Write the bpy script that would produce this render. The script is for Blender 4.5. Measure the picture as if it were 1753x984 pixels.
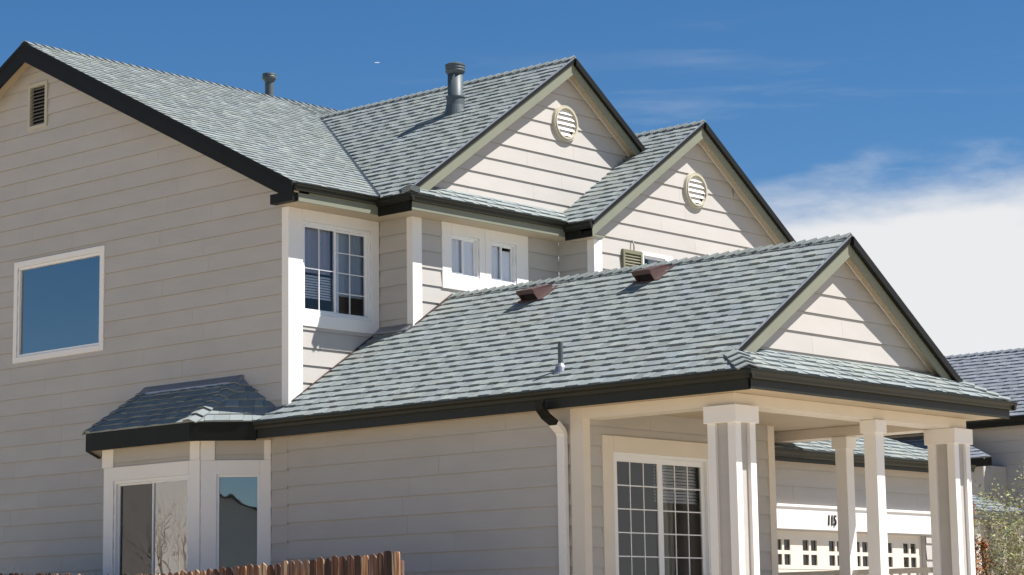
import bpy, bmesh, math, random
from mathutils import Vector as V, Matrix
random.seed(7)
R = math.radians
for o in list(bpy.data.objects): bpy.data.objects.remove(o)
scene = bpy.context.scene
COL = scene.collection

# ------------------------------------------------------------------ camera, world, sun, exposure
CAM = V((-23.38847, -25.55364, -3.49368))
cd = bpy.data.cameras.new('camera'); cam = bpy.data.objects.new('camera', cd); COL.objects.link(cam)
cd.sensor_fit = 'HORIZONTAL'; cd.sensor_width = 36.0; cd.lens = 79.0865; cd.clip_start = .5; cd.clip_end = 30000
rr = V((0.668081, -0.743942, -0.014749)); dn = V((0.102595, 0.111730, -0.988428)); fw = V((0.736982, 0.658837, 0.150969))
m3 = Matrix((rr, -dn, -fw)).transposed()
cam.matrix_world = Matrix.Translation(CAM) @ m3.to_4x4()
scene.camera = cam

SUN = V((.75, -1.0, 1.85)).normalized()
sd = bpy.data.lights.new('sun', 'SUN'); sd.energy = 4.5; sd.angle = R(.53); sd.color = (1.0, .962, .905)
so = bpy.data.objects.new('sun', sd); COL.objects.link(so); so.location = (20, -30, 40)
so.rotation_euler = SUN.to_track_quat('Z', 'Y').to_euler()

world = bpy.data.worlds.new('World'); scene.world = world; world.use_nodes = True
wn = world.node_tree.nodes; wl = world.node_tree.links; wn.clear()
def N(tree, t, **kw):
    n = tree.nodes.new(t)
    for k, v in kw.items(): setattr(n, k, v)
    return n
def mth(tree, op, a, b=None, c=None, clamp=False):
    n = tree.nodes.new('ShaderNodeMath'); n.operation = op; n.use_clamp = clamp
    for i, x in enumerate((a, b, c)):
        if x is None: continue
        if isinstance(x, (int, float)): n.inputs[i].default_value = x
        else: tree.links.new(x, n.inputs[i])
    return n.outputs[0]
wt = world.node_tree
sky = N(wt, 'ShaderNodeTexSky', sky_type='NISHITA'); sky.sun_disc = False
sky.sun_elevation = math.asin(SUN.z); sky.sun_rotation = math.atan2(SUN.x, SUN.y)
sky.altitude = 1700; sky.air_density = 1.0; sky.dust_density = .15; sky.ozone_density = 3.0
hsv = N(wt, 'ShaderNodeHueSaturation'); hsv.inputs['Saturation'].default_value = 1.27; hsv.inputs['Value'].default_value = .92
wl.new(sky.outputs[0], hsv.inputs['Color'])
geo = N(wt, 'ShaderNodeTexCoord'); sep = N(wt, 'ShaderNodeSeparateXYZ'); wl.new(geo.outputs['Generated'], sep.inputs[0])
mp = N(wt, 'ShaderNodeMapping'); mp.inputs['Scale'].default_value = (1, 1, 3.2); mp.inputs['Rotation'].default_value = (R(-9), R(12), 0)
mp.inputs['Location'].default_value = (8.22, 4.26, 1.98)
wl.new(geo.outputs['Generated'], mp.inputs[0])
nz = N(wt, 'ShaderNodeTexNoise'); nz.inputs['Scale'].default_value = 7.0; nz.inputs['Detail'].default_value = 9; nz.inputs['Roughness'].default_value = .56
wl.new(mp.outputs[0], nz.inputs['Vector'])
# a cloud bank low over the east, thinning round the horizon
azd = mth(wt, 'ADD', mth(wt, 'MULTIPLY', sep.outputs[0], .94), mth(wt, 'MULTIPLY', sep.outputs[1], .34))
top = mth(wt, 'ADD', mth(wt, 'MULTIPLY', azd, .16), .041)
bank = mth(wt, 'SUBTRACT', top, sep.outputs[2])
bank = mth(wt, 'ADD', bank, mth(wt, 'MULTIPLY', mth(wt, 'SUBTRACT', nz.outputs[0], .5), .10))
mr = N(wt, 'ShaderNodeMapRange', interpolation_type='SMOOTHSTEP'); wl.new(bank, mr.inputs[0])
mr.inputs[1].default_value = -.010; mr.inputs[2].default_value = .028
# thin high streaks
mp2 = N(wt, 'ShaderNodeMapping'); mp2.inputs['Scale'].default_value = (3.0, 3.0, 34); mp2.inputs['Rotation'].default_value = (R(6), R(9), R(20))
wl.new(geo.outputs['Generated'], mp2.inputs[0])
nz2 = N(wt, 'ShaderNodeTexNoise'); nz2.inputs['Scale'].default_value = 1.6; nz2.inputs['Detail'].default_value = 8; nz2.inputs['Roughness'].default_value = .6; nz2.inputs['Distortion'].default_value = .5
wl.new(mp2.outputs[0], nz2.inputs['Vector'])
mr2 = N(wt, 'ShaderNodeMapRange', interpolation_type='SMOOTHSTEP'); wl.new(nz2.outputs[0], mr2.inputs[0])
mr2.inputs[1].default_value = .52; mr2.inputs[2].default_value = .76; mr2.inputs[4].default_value = .20
mr3 = N(wt, 'ShaderNodeMapRange', interpolation_type='SMOOTHSTEP'); wl.new(bank, mr3.inputs[0]); mr3.inputs[1].default_value = -.075; mr3.inputs[2].default_value = -.01
thin = mth(wt, 'MULTIPLY', mr2.outputs[0], mr3.outputs[0])
cl = mth(wt, 'MAXIMUM', mr.outputs[0], thin)
cl = mth(wt, 'MULTIPLY', cl, .97)
mx = N(wt, 'ShaderNodeMix', data_type='RGBA'); wl.new(cl, mx.inputs[0]); wl.new(hsv.outputs[0], mx.inputs[6]); mx.inputs[7].default_value = (7.45, 7.5, 7.55, 1)
bg = N(wt, 'ShaderNodeBackground'); bg.inputs[1].default_value = .055; wl.new(mx.outputs[2], bg.inputs[0])
wo = N(wt, 'ShaderNodeOutputWorld'); wl.new(bg.outputs[0], wo.inputs[0])
vs = scene.view_settings; vs.view_transform = 'Standard'; vs.look = 'None'; vs.gamma = 1; vs.use_curve_mapping = False
vs.exposure = 1.05
scene.cycles.max_bounces = 8

# ------------------------------------------------------------------ materials
def mat(name, base, rough=.6, var=.06, scale=6.0, bump=.0, bscale=60, spec=.4, streak=None, tone=None, metallic=0.0):
    m = bpy.data.materials.new(name); m.use_nodes = True; t = m.node_tree; p = t.nodes['Principled BSDF']
    p.inputs['Roughness'].default_value = rough; p.inputs['Specular IOR Level'].default_value = spec; p.inputs['Metallic'].default_value = metallic
    tc = N(t, 'ShaderNodeTexCoord'); n = N(t, 'ShaderNodeTexNoise'); n.inputs['Scale'].default_value = scale; n.inputs['Detail'].default_value = 6
    src = tc.outputs['Object']
    if streak:
        mpn = N(t, 'ShaderNodeMapping'); mpn.inputs['Scale'].default_value = streak; t.links.new(src, mpn.inputs[0]); src = mpn.outputs[0]
    t.links.new(src, n.inputs['Vector'])
    v = mth(t, 'MULTIPLY_ADD', n.outputs[0], var * 4, 1 - var * 2)
    if tone:
        a = N(t, 'ShaderNodeAttribute', attribute_name='tone')
        v = mth(t, 'MULTIPLY', v, mth(t, 'MULTIPLY_ADD', a.outputs['Fac'], tone, 1 - tone / 2))
    mul = N(t, 'ShaderNodeVectorMath', operation='SCALE'); mul.inputs[0].default_value = base; t.links.new(v, mul.inputs['Scale'])
    t.links.new(mul.outputs[0], p.inputs['Base Color'])
    if bump:
        b = N(t, 'ShaderNodeTexNoise'); b.inputs['Scale'].default_value = bscale; b.inputs['Detail'].default_value = 4; t.links.new(src, b.inputs['Vector'])
        bn = N(t, 'ShaderNodeBump'); bn.inputs['Strength'].default_value = bump; bn.inputs['Distance'].default_value = .01
        t.links.new(b.outputs[0], bn.inputs['Height']); t.links.new(bn.outputs[0], p.inputs['Normal'])
    return m
M = {}
M['siding'] = mat('siding_paint', (.437, .413, .386), .55, .045, 1.3, .12, 30, .3, (1, 1, 3), tone=.05)
M['white'] = mat('white_trim_paint', (.78, .75, .72), .45, .025, 2.0, .05, 40, .35)
M['cream'] = mat('cream_trim_paint', (.67, .605, .52), .5, .03, 2.0, .05, 40, .3)
M['sage'] = mat('sage_fascia_paint', (.19, .197, .148), .5, .05, 3.0, .05, 40, .3)
M['dark'] = mat('dark_fascia_paint', (.012, .012, .010), .5, .12, 3.0, .04, 40, .15)
M['gutter'] = mat('dark_green_gutter', (.017, .017, .011), .42, .12, 4.0, .02, 40, .25)
M['soffit'] = mat('soffit_paint', (.46, .38, .275), .6, .04, 2.0, .06, 30, .2)
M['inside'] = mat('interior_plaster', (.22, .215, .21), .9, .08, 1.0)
M['vinyl'] = mat('white_vinyl', (.78, .78, .78), .3, .015, 3.0, 0, 40, .5)
M['pipe'] = mat('grey_painted_pipe', (.07, .09, .10), .5, .10, 8.0, .05, 60, .4, (1, 1, .3))
M['brown'] = mat('maroon_metal', (.075, .042, .038), .5, .12, 6.0, .05, 60, .4)
M['black'] = mat('vent_opening_black', (.008, .007, .007), .8, .1)
M['curtain'] = mat('white_curtain', (.90, .90, .92), .8, .03, 4.0)
M['lavender_reflection'] = mat('lavender_reflection_sheet', (.36, .36, .44), .8, .05, 4.0)  # added sheet lightening the left pane; reflected lavender put into its colour
M['blue_reflection'] = mat('blue_grey_reflection_sheet', (.30, .38, .47), .8, .05, 4.0)  # added sheet lightening the right pane; reflected blue-grey put into its colour
M['bluegrey'] = mat('blue_grey_paint', (.26, .33, .40), .7, .06, 1.0)
M['darkglass'] = mat('dark_glass', (.012, .012, .013), .06, .05, 3, 0, 40, .6)
M['ventbrown'] = mat('grey_brown_vent', (.21, .195, .175), .6, .08, 6)
M['ventback'] = mat('vent_screen', (.10, .092, .075), .8, .1)
M['flash'] = mat('metal_flashing', (.30, .31, .34), .38, .08, 5.0, .03, 40, .5, None, None, .6)
M['copper'] = mat('rusty_step_flashing', (.07, .045, .04), .5, .15, 20)
M['shutter'] = mat('olive_shutter_paint', (.17, .165, .10), .5, .06, 6)
M['louver'] = mat('tan_louver_paint', (.46, .43, .34), .5, .05, 6)
M['concrete'] = mat('concrete', (.36, .34, .31), .85, .08, 3, .3, 60)
M['digit'] = mat('black_digit', (.02, .02, .02), .4, .05)
M['bark'] = mat('twig_bark', (.34, .27, .20), .85, .2, 15, .3, 40)
M['pale_bark'] = mat('pale_twig_bark', (.52, .47, .42), .85, .15, 15)
M['rust'] = mat('rust_brown_leaf', (.30, .105, .03), .8, .25, 12)
M['leaf'] = mat('olive_leaf', (.20, .20, .08), .6, .25, 9, 0, 40, .2, None, .9)
M['leafdark'] = mat('green_leaf', (.12, .17, .06), .6, .2, 9, 0, 40, .2, None, .6)
M['nwall'] = mat('neighbour_wall_paint', (.46, .445, .43), .7, .05, 1.0, .1, 20)
def shingle_mat(name, base, tint):
    m = mat(name, base, .95, .05, 55, .55, 240, .04, None, .42)
    t = m.node_tree; p = t.nodes['Principled BSDF']
    src = p.inputs['Base Color'].links[0].from_socket
    tc = N(t, 'ShaderNodeTexCoord'); n = N(t, 'ShaderNodeTexNoise'); n.inputs['Scale'].default_value = .9; n.inputs['Detail'].default_value = 3
    t.links.new(tc.outputs['Object'], n.inputs['Vector'])
    mr = N(t, 'ShaderNodeMapRange'); mr.inputs[1].default_value = .35; mr.inputs[2].default_value = .65; t.links.new(n.outputs[0], mr.inputs[0])
    a = N(t, 'ShaderNodeAttribute', attribute_name='tint')
    fac = mth(t, 'MULTIPLY_ADD', a.outputs['Fac'], .6, mth(t, 'MULTIPLY', mr.outputs[0], .4))
    mixn = N(t, 'ShaderNodeMix', data_type='RGBA'); mixn.blend_type = 'MULTIPLY'; t.links.new(fac, mixn.inputs[0]); t.links.new(src, mixn.inputs[6]); mixn.inputs[7].default_value = (*tint, 1)
    g = N(t, 'ShaderNodeTexNoise'); g.inputs['Scale'].default_value = 160; g.inputs['Detail'].default_value = 2; t.links.new(tc.outputs['Object'], g.inputs['Vector'])
    gm = mth(t, 'MULTIPLY_ADD', g.outputs[0], .7, .65)
    sc = N(t, 'ShaderNodeVectorMath', operation='SCALE'); t.links.new(mixn.outputs[2], sc.inputs[0]); t.links.new(gm, sc.inputs['Scale'])
    t.links.new(sc.outputs[0], p.inputs['Base Color']); return m
M['shingle'] = shingle_mat('asphalt_shingle', (.246, .264, .246), (.90, .96, 1.08))
M['deck'] = mat('roof_underlay', (.06, .07, .07), .9, .1)
M['nshingle'] = shingle_mat('blue_grey_shingle', (.215, .232, .25), (.93, .95, 1.05))
def picket_mat():
    m = bpy.data.materials.new('weathered_cedar'); m.use_nodes = True; t = m.node_tree; p = t.nodes['Principled BSDF']; p.inputs['Roughness'].default_value = .85
    tc = N(t, 'ShaderNodeTexCoord'); oi = N(t, 'ShaderNodeObjectInfo')
    mpn = N(t, 'ShaderNodeMapping'); mpn.inputs['Scale'].default_value = (30, 30, 1.6); t.links.new(tc.outputs['Object'], mpn.inputs[0])
    off = N(t, 'ShaderNodeVectorMath', operation='SCALE'); off.inputs[0].default_value = (91, 37, 53); t.links.new(oi.outputs['Random'], off.inputs['Scale']); t.links.new(off.outputs[0], mpn.inputs['Location'])
    n = N(t, 'ShaderNodeTexNoise'); n.inputs['Scale'].default_value = 1.0; n.inputs['Detail'].default_value = 7; t.links.new(mpn.outputs[0], n.inputs['Vector'])
    f = mth(t, 'ADD', mth(t, 'MULTIPLY', n.outputs[0], 1.5), mth(t, 'MULTIPLY', oi.outputs['Random'], .75))
    r = N(t, 'ShaderNodeValToRGB'); t.links.new(mth(t, 'SUBTRACT', f, .64), r.inputs[0]); e = r.color_ramp.elements
    e[0].position = .16; e[0].color = (.018, .011, .009, 1); e[1].position = .95; e[1].color = (.46, .36, .28, 1)
    for pos, c in ((.36, (.06, .026, .018, 1)), (.52, (.15, .06, .028, 1)), (.66, (.12, .10, .095, 1)), (.8, (.42, .20, .075, 1))):
        x = r.color_ramp.elements.new(pos); x.color = c
    t.links.new(r.outputs[0], p.inputs['Base Color'])
    b = N(t, 'ShaderNodeBump'); b.inputs['Strength'].default_value = .6; b.inputs['Distance'].default_value = .01; t.links.new(n.outputs[0], b.inputs['Height']); t.links.new(b.outputs[0], p.inputs['Normal'])
    return m
M['picket'] = picket_mat()
def glass_mat(name, ior, tint, wav=.008):
    m = bpy.data.materials.new(name); m.use_nodes = True; t = m.node_tree; t.nodes.clear()
    out = N(t, 'ShaderNodeOutputMaterial'); mixs = N(t, 'ShaderNodeMixShader'); tr = N(t, 'ShaderNodeBsdfTransparent'); gl = N(t, 'ShaderNodeBsdfGlossy')
    tr.inputs[0].default_value = (*tint, 1); gl.inputs['Roughness'].default_value = .01; gl.inputs[0].default_value = (1, 1, 1, 1)
    fr = N(t, 'ShaderNodeFresnel'); fr.inputs[0].default_value = ior
    tc = N(t, 'ShaderNodeTexCoord'); n = N(t, 'ShaderNodeTexNoise'); n.inputs['Scale'].default_value = 1.4; t.links.new(tc.outputs['Object'], n.inputs['Vector'])
    b = N(t, 'ShaderNodeBump'); b.inputs['Strength'].default_value = wav; b.inputs['Distance'].default_value = .2; t.links.new(n.outputs[0], b.inputs['Height']); t.links.new(b.outputs[0], gl.inputs['Normal'])
    t.links.new(fr.outputs[0], mixs.inputs[0]); t.links.new(tr.outputs[0], mixs.inputs[1]); t.links.new(gl.outputs[0], mixs.inputs[2]); t.links.new(mixs.outputs[0], out.inputs[0])
    return m
M['glass'] = glass_mat('window_glass', 1.6, (.86, .88, .90))
M['clear_glass'] = glass_mat('clear_window_glass', 1.45, (.96, .96, .97))
M['mirror_glass'] = glass_mat('coated_window_glass', 3.3, (.5, .53, .56))
def ground_mat():
    m = mat('dry_lawn', (.47, .39, .275), .95, .2, 1.2, .5, 25, .1)
    return m
M['ground'] = ground_mat()

# ------------------------------------------------------------------ mesh helpers
class MB:
    def __init__(s): s.v = []; s.f = []; s.tone = []; s.tint = []
    def face(s, pts, tone=.5, tint=.5):
        i = len(s.v); s.v += [tuple(p) for p in pts]; s.f.append(tuple(range(i, i + len(pts)))); s.tone.append(tone); s.tint.append(tint)
    def hexa(s, b, t, tone=.5, tint=.5):          # bottom quad, top quad (same winding)
        i = len(s.v); s.v += [tuple(p) for p in b] + [tuple(p) for p in t]; n = len(b)
        fs = [tuple(i + k for k in range(n))[::-1], tuple(i + n + k for k in range(n))]
        fs += [(i + k, i + (k + 1) % n, i + n + (k + 1) % n, i + n + k) for k in range(n)]
        s.f += fs; s.tone += [tone] * len(fs); s.tint += [tint] * len(fs)
    def box(s, x0, x1, y0, y1, z0, z1, tone=.5):
        s.hexa([(x0, y0, z0), (x1, y0, z0), (x1, y1, z0), (x0, y1, z0)], [(x0, y0, z1), (x1, y0, z1), (x1, y1, z1), (x0, y1, z1)], tone)
    def prism(s, poly, d, tone=.5, tint=.5):       # planar polygon extruded along d
        d = V(d); s.hexa([V(p) for p in poly], [V(p) + d for p in poly], tone, tint)
    def tube(s, pts, rad, n=8, caps=True):
        pts = [V(p) for p in pts]; rings = []
        for k, p in enumerate(pts):
            d = (pts[min(k + 1, len(pts) - 1)] - pts[max(k - 1, 0)]).normalized()
            a = d.orthogonal().normalized() if k == 0 else (pa - d * pa.dot(d)).normalized()
            pa = a; b = d.cross(a); r = rad[k] if hasattr(rad, '__len__') else rad
            i = len(s.v); s.v += [tuple(p + (a * math.cos(2 * math.pi * q / n) + b * math.sin(2 * math.pi * q / n)) * r) for q in range(n)]; rings.append(i)
        for a, b in zip(rings, rings[1:]):
            for q in range(n): s.f.append((a + q, a + (q + 1) % n, b + (q + 1) % n, b + q)); s.tone.append(.5); s.tint.append(.5)
        if caps:
            s.f.append(tuple(rings[0] + q for q in range(n))[::-1]); s.f.append(tuple(rings[-1] + q for q in range(n))); s.tone += [.5, .5]; s.tint += [.5, .5]
    def mesh(s, name, material, smooth=False, recalc=True):
        me = bpy.data.meshes.new(name); me.from_pydata(s.v, [], s.f)
        if recalc:
            bm = bmesh.new(); bm.from_mesh(me); bmesh.ops.recalc_face_normals(bm, faces=bm.faces); bm.to_mesh(me); bm.free()
        a = me.attributes.new('tone', 'FLOAT', 'FACE'); a.data.foreach_set('value', s.tone)
        a = me.attributes.new('tint', 'FLOAT', 'FACE'); a.data.foreach_set('value', s.tint)
        me.materials.append(M[material] if isinstance(material, str) else material)
        if smooth: me.polygons.foreach_set('use_smooth', [True] * len(me.polygons))
        return me
    def build(s, name, material, parent=None, smooth=False, bevel=0, kind=None, recalc=True):
        return link(name, s.mesh(name, material, smooth, recalc), parent, bevel, kind)
INV = {}
def link(name, me, parent=None, bevel=0, kind=None):
    o = bpy.data.objects.new(name, me); COL.objects.link(o)
    if parent:
        o.parent = parent
        if parent in INV: o.matrix_parent_inverse = INV[parent]
    if bevel:
        b = o.modifiers.new('bevel', 'BEVEL'); b.width = bevel; b.segments = 2; b.limit_method = 'ANGLE'
    if kind: o['kind'] = kind
    return o
def thing(name, loc, label, cat, group=None):
    o = bpy.data.objects.new(name, None); COL.objects.link(o); o.location = loc; o.empty_display_size = .3
    o['label'] = label; o['category'] = cat
    if group: o['group'] = group
    INV[o] = Matrix.Translation(-V(loc)); return o
def bx(name, x0, x1, y0, y1, z0, z1, material, parent, bevel=.004):
    m = MB(); m.box(x0, x1, y0, y1, z0, z1); return m.build(name, material, parent, bevel=bevel)

class Frame:            # a wall plane: s along the wall, z up, n outwards
    def __init__(s, o, sdir, n): s.o = V(o); s.s = V(sdir).normalized(); s.n = V(n).normalized()
    def p(s, a, z, off=0.0): return V((s.o.x + s.s.x * a + s.n.x * off, s.o.y + s.s.y * a + s.n.y * off, z))
    def box(s, m, a0, a1, z0, z1, o0, o1, tone=.5):
        m.hexa([s.p(a0, z0, o0), s.p(a1, z0, o0), s.p(a1, z0, o1), s.p(a0, z0, o1)], [s.p(a0, z1, o0), s.p(a1, z1, o0), s.p(a1, z1, o1), s.p(a0, z1, o1)], tone)

def strips(lim, z0, z1, ops):
    """split the wall strip z0..z1 by openings; yields (zlo, zhi, [(s0lo, s1lo, s0hi, s1hi)])"""
    br = sorted({z0, z1} | {z for o in ops for z in (o[2], o[3]) if z0 < z < z1})
    for a, b in zip(br, br[1:]):
        la, lb = lim(a), lim(b)
        if la is None and lb is None: continue
        if lb is None: lb = ((la[0] + la[1]) / 2,) * 2
        if la is None: la = ((lb[0] + lb[1]) / 2,) * 2
        spans = [(la[0], la[1], lb[0], lb[1])]
        for (o0, o1, oz0, oz1) in ops:
            if oz0 < b - 1e-6 and oz1 > a + 1e-6:
                ns = []
                for (p0, p1, q0, q1) in spans:
                    if o1 <= min(p0, q0) or o0 >= max(p1, q1): ns.append((p0, p1, q0, q1)); continue
                    if o0 > min(p0, q0): ns.append((min(p0, o0), o0, min(q0, o0), o0))
                    if o1 < max(p1, q1): ns.append((o1, max(p1, o1), o1, max(q1, o1)))
                spans = ns
        yield a, b, [s for s in spans if max(s[1] - s[0], s[3] - s[2]) > .02]

NB = [0]
def sided_wall(parent, fr, lim, z0, z1, ops=(), grid=.089, step=.2755, breaks=(), boardlen=3.66, board=True, extra=(), seed=1, thick=.1):
    """backing wall + lap siding boards as its children"""
    rnd = random.Random(seed)
    w = MB(); bz = sorted({z0, z1} | {b for b in breaks if z0 < b < z1})
    for a, b in zip(bz, bz[1:]):
        for za, zb, sp in strips(lim, a, b, ops):
            for (p0, p1, q0, q1) in sp:
                w.hexa([fr.p(p0, za, -thick), fr.p(p1, za, -thick), fr.p(q1, zb, -thick), fr.p(q0, zb, -thick)],
                       [fr.p(p0, za, -.003), fr.p(p1, za, -.003), fr.p(q1, zb, -.003), fr.p(q0, zb, -.003)])
    wo = w.build('wall', 'siding', parent)
    if not board: return wo
    k = math.floor((z0 - grid) / step); zz = grid + k * step
    allops = list(ops) + list(extra)
    while zz < z1:
        a, b = max(zz, z0), min(zz + step, z1)
        if b - a > .01:
            la, lb = lim(a), lim(b)
            if la or lb:
                l = la or lb; h = lb or la
                lo, hi = min(l[0], h[0]), max(l[1], h[1])
                cuts = [lo]; c = lo + rnd.uniform(.35, 1) * boardlen
                while c < hi - .3: cuts.append(c); c += boardlen
                cuts.append(hi)
                for c0, c1 in zip(cuts, cuts[1:]):
                    tone = rnd.random(); groups = []
                    bb = sorted({a, b} | {x for x in breaks if a < x < b})
                    for a_, b_ in zip(bb, bb[1:]):
                      for za, zb, sp in strips(lim, a_, b_, allops):
                        for (p0, p1, q0, q1) in sp:
                            p0, q0 = max(p0, c0 + .0015), max(q0, c0 + .0015); p1, q1 = min(p1, c1 - .0015), min(q1, c1 - .0015)
                            if p1 < p0: p0 = p1 = max(min((p0 + p1) / 2, c1), c0)
                            if q1 < q0: q0 = q1 = max(min((q0 + q1) / 2, c1), c0)
                            if max(p1 - p0, q1 - q0) < .01: continue
                            oa = .005 + .021 * (zz + step - za) / step; ob = .005 + .021 * (zz + step - zb) / step; ia = max(0, oa - .005); ib = max(0, ob - .005)
                            pc = (za, zb, min(p0, q0), max(p1, q1), [fr.p(p0, za, ia), fr.p(p1, za, ia), fr.p(p1, za, oa), fr.p(p0, za, oa)], [fr.p(q0, zb, ib), fr.p(q1, zb, ib), fr.p(q1, zb, ob), fr.p(q0, zb, ob)])
                            hit = [g_ for g_ in groups if any(abs(x[1] - za) < 1e-6 and x[2] < pc[3] - .01 and x[3] > pc[2] + .01 for x in g_)]
                            groups = [g_ for g_ in groups if g_ not in hit] + [sum(hit, []) + [pc]]
                    for g_ in groups:
                        m = MB()
                        for x in g_: m.hexa(x[4], x[5], tone)
                        m.build('siding_board', 'siding', wo); NB[0] += 1
        zz += step
    return wo

# ---- shingled roof faces
def clip(poly, a, b, c):      # keep a*x+b*y+c >= 0
    out = []
    for i in range(len(poly)):
        p, q = poly[i], poly[(i + 1) % len(poly)]; dp = a * p[0] + b * p[1] + c; dq = a * q[0] + b * q[1] + c
        if dp >= 0: out.append(p)
        if (dp > 0) != (dq > 0) and abs(dp - dq) > 1e-9:
            t = dp / (dp - dq); out.append((p[0] + (q[0] - p[0]) * t, p[1] + (q[1] - p[1]) * t))
    return out
EXPO = .187
def roof_face(parent, pts, seed, pick=None, material='shingle', expo=EXPO, t0=None, name='roof', slab=.05, wid=(.12, .25), hi=.027, lo=.015):
    """pts: planar convex polygon, pts[0]->pts[1] runs along the eave. Returns the roof part; its shingles are real pieces."""
    rnd = random.Random(seed); pts = [V(p) for p in pts]
    sdir = (pts[1] - pts[0]).normalized(); n = V((0, 0, 0))
    for i in range(1, len(pts) - 1): n += (pts[i] - pts[0]).cross(pts[i + 1] - pts[0])
    n.normalize()
    if n.z < 0: n = -n
    td = n.cross(sdir).normalized()
    if td.z < 0: td = -td
    o = pts[0]; P = [((p - o).dot(sdir), (p - o).dot(td)) for p in pts]
    area = sum(P[i][0] * P[(i + 1) % len(P)][1] - P[(i + 1) % len(P)][0] * P[i][1] for i in range(len(P)))
    if area < 0: P = P[::-1]
    d = MB(); d.prism([o + sdir * a + td * b - n * (slab + .012) for a, b in P], n * slab); deck = d.build(name, 'deck', parent)
    smin, smax = min(p[0] for p in P), max(p[0] for p in P); tmin, tmax = min(p[1] for p in P), max(p[1] for p in P)
    tmin = min(tmin, 0.0); r = 0; stuff = MB(); singles = []
    W = lambda q, h: o + sdir * q[0] + td * q[1] + n * h
    while tmin + r * expo < tmax:
        ta = tmin + r * expo; tb = min(ta + expo + .012, tmax)
        s = smin - rnd.uniform(0, .4); up = rnd.random() < .5; course = rnd.uniform(-.006, .006)
        while s < smax:
            w = rnd.uniform(*wid); up = not up if rnd.random() < .8 else up
            rect = [(s, ta + course), (s + w - .004, ta + course), (s + w - .004, tb), (s, tb)]; poly = rect
            for i in range(len(P)):
                (x0, y0), (x1, y1) = P[i], P[(i + 1) % len(P)]
                poly = clip(poly, -(y1 - y0), (x1 - x0), -((x1 - x0) * y0 - (y1 - y0) * x0))
                if len(poly) < 3: break
            if len(poly) >= 3:
                ar = abs(sum(poly[i][0] * poly[(i + 1) % len(poly)][1] - poly[(i + 1) % len(poly)][0] * poly[i][1] for i in range(len(poly)))) / 2
                if ar > .0006:
                    hb = (hi if up else lo) + rnd.uniform(0, .003)
                    hf = lambda q: .002 + (hb - .002) * max(0, (tb - q[1]) / (expo + .012))
                    tone = min(1, max(0, rnd.gauss(.52 + (.1 if up else -.06), .17))); tint = rnd.random()
                    rec = ([W(q, hf(q)) for q in poly], [W(q, -.012) for q in poly], tone, tint)
                    c = W((s + w / 2, (ta + tb) / 2), 0)
                    if pick and ar > .018: singles.append((c, rec))
                    else: stuff.hexa(rec[1], rec[0], tone, tint)
            s += w
        r += 1
    if pick:
        singles.sort(key=lambda q: (q[0] - CAM).length)
        for i, (c, rec) in enumerate(singles):
            if i < pick:
                m = MB(); m.hexa(rec[1], rec[0], rec[2], rec[3]); m.build('shingle', material, deck)
            else: stuff.hexa(rec[1], rec[0], rec[2], rec[3])
    if stuff.f: stuff.build('shingle_field', material, deck, kind='stuff')
    return deck
def caps(parent, a, b, da, db, seed, step=.19, length=.25, half=.13, material='shingle', thick=.02):
    """overlapping cap shingles along a ridge or hip a->b (laid from a, butts facing a); da, db run down the two slopes"""
    a, b, da, db = V(a), V(b), V(da).normalized(), V(db).normalized(); d = (b - a); L = d.length; d.normalize(); rnd = random.Random(seed)
    da = (da - d * da.dot(d)).normalized(); db = (db - d * db.dot(d)).normalized(); up = -(da + db); up = up.normalized() if up.length > 1e-3 else V((0, 0, 1))
    m = MB(); h0, h1 = .056, .018
    T = lambda t, s, h: (d * t + (da * -s if s < 0 else db * s) * 1.0 + up * h)
    prof = [-half, 0, half]
    for k in range(2):
        s0, s1 = prof[k], prof[k + 1]
        m.hexa([T(0, s0, h0 - thick), T(0, s1, h0 - thick), T(length, s1, h1 - thick), T(length, s0, h1 - thick)], [T(0, s0, h0), T(0, s1, h0), T(length, s1, h1), T(length, s0, h1)])
    mes = []
    for q in range(3):
        m.tone = [rnd.uniform(.3, .8)] * len(m.f); m.tint = [rnd.random()] * len(m.f); mes.append(m.mesh('ridge_cap', material))
    n = int(L / step)
    for i in range(n):
        c = link('ridge_cap', rnd.choice(mes), parent); c.location = a + d * (i * L / n)
    return
def gutter(parent, a, b, out, name='gutter', w=.092, h=.115, end=.0, material='gutter'):
    """K-style gutter from a to b; a, b at the top back edge; out = outward horizontal direction"""
    a, b, out = V(a), V(b), V(out).normalized(); d = b - a
    prof = [(0, -h), (w * .55, -h), (w * .62, -h * .62), (w * .86, -h * .40), (w * .92, -h * .12), (w, -h * .10), (w, 0), (w * .93, 0), (w * .88, -h * .1), (w * .5, -h * .88), (.012, -h * .88), (.012, -.01), (0, -.01)]
    m = MB(); ra = [a + out * u + V((0, 0, v)) for u, v in prof]; rb = [p + d for p in ra]
    # split the outline into convex quads: outer wall and back wall
    n = len(prof)
    for i in range(n): m.face([ra[i], ra[(i + 1) % n], rb[(i + 1) % n], rb[i]])
    for r_, nn in ((ra, 1), (rb, -1)):
        m.face([r_[i] for i in (0, 1, 2, 3, 4, 5, 6, 12)])
    return m.build(name, material, parent)

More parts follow.
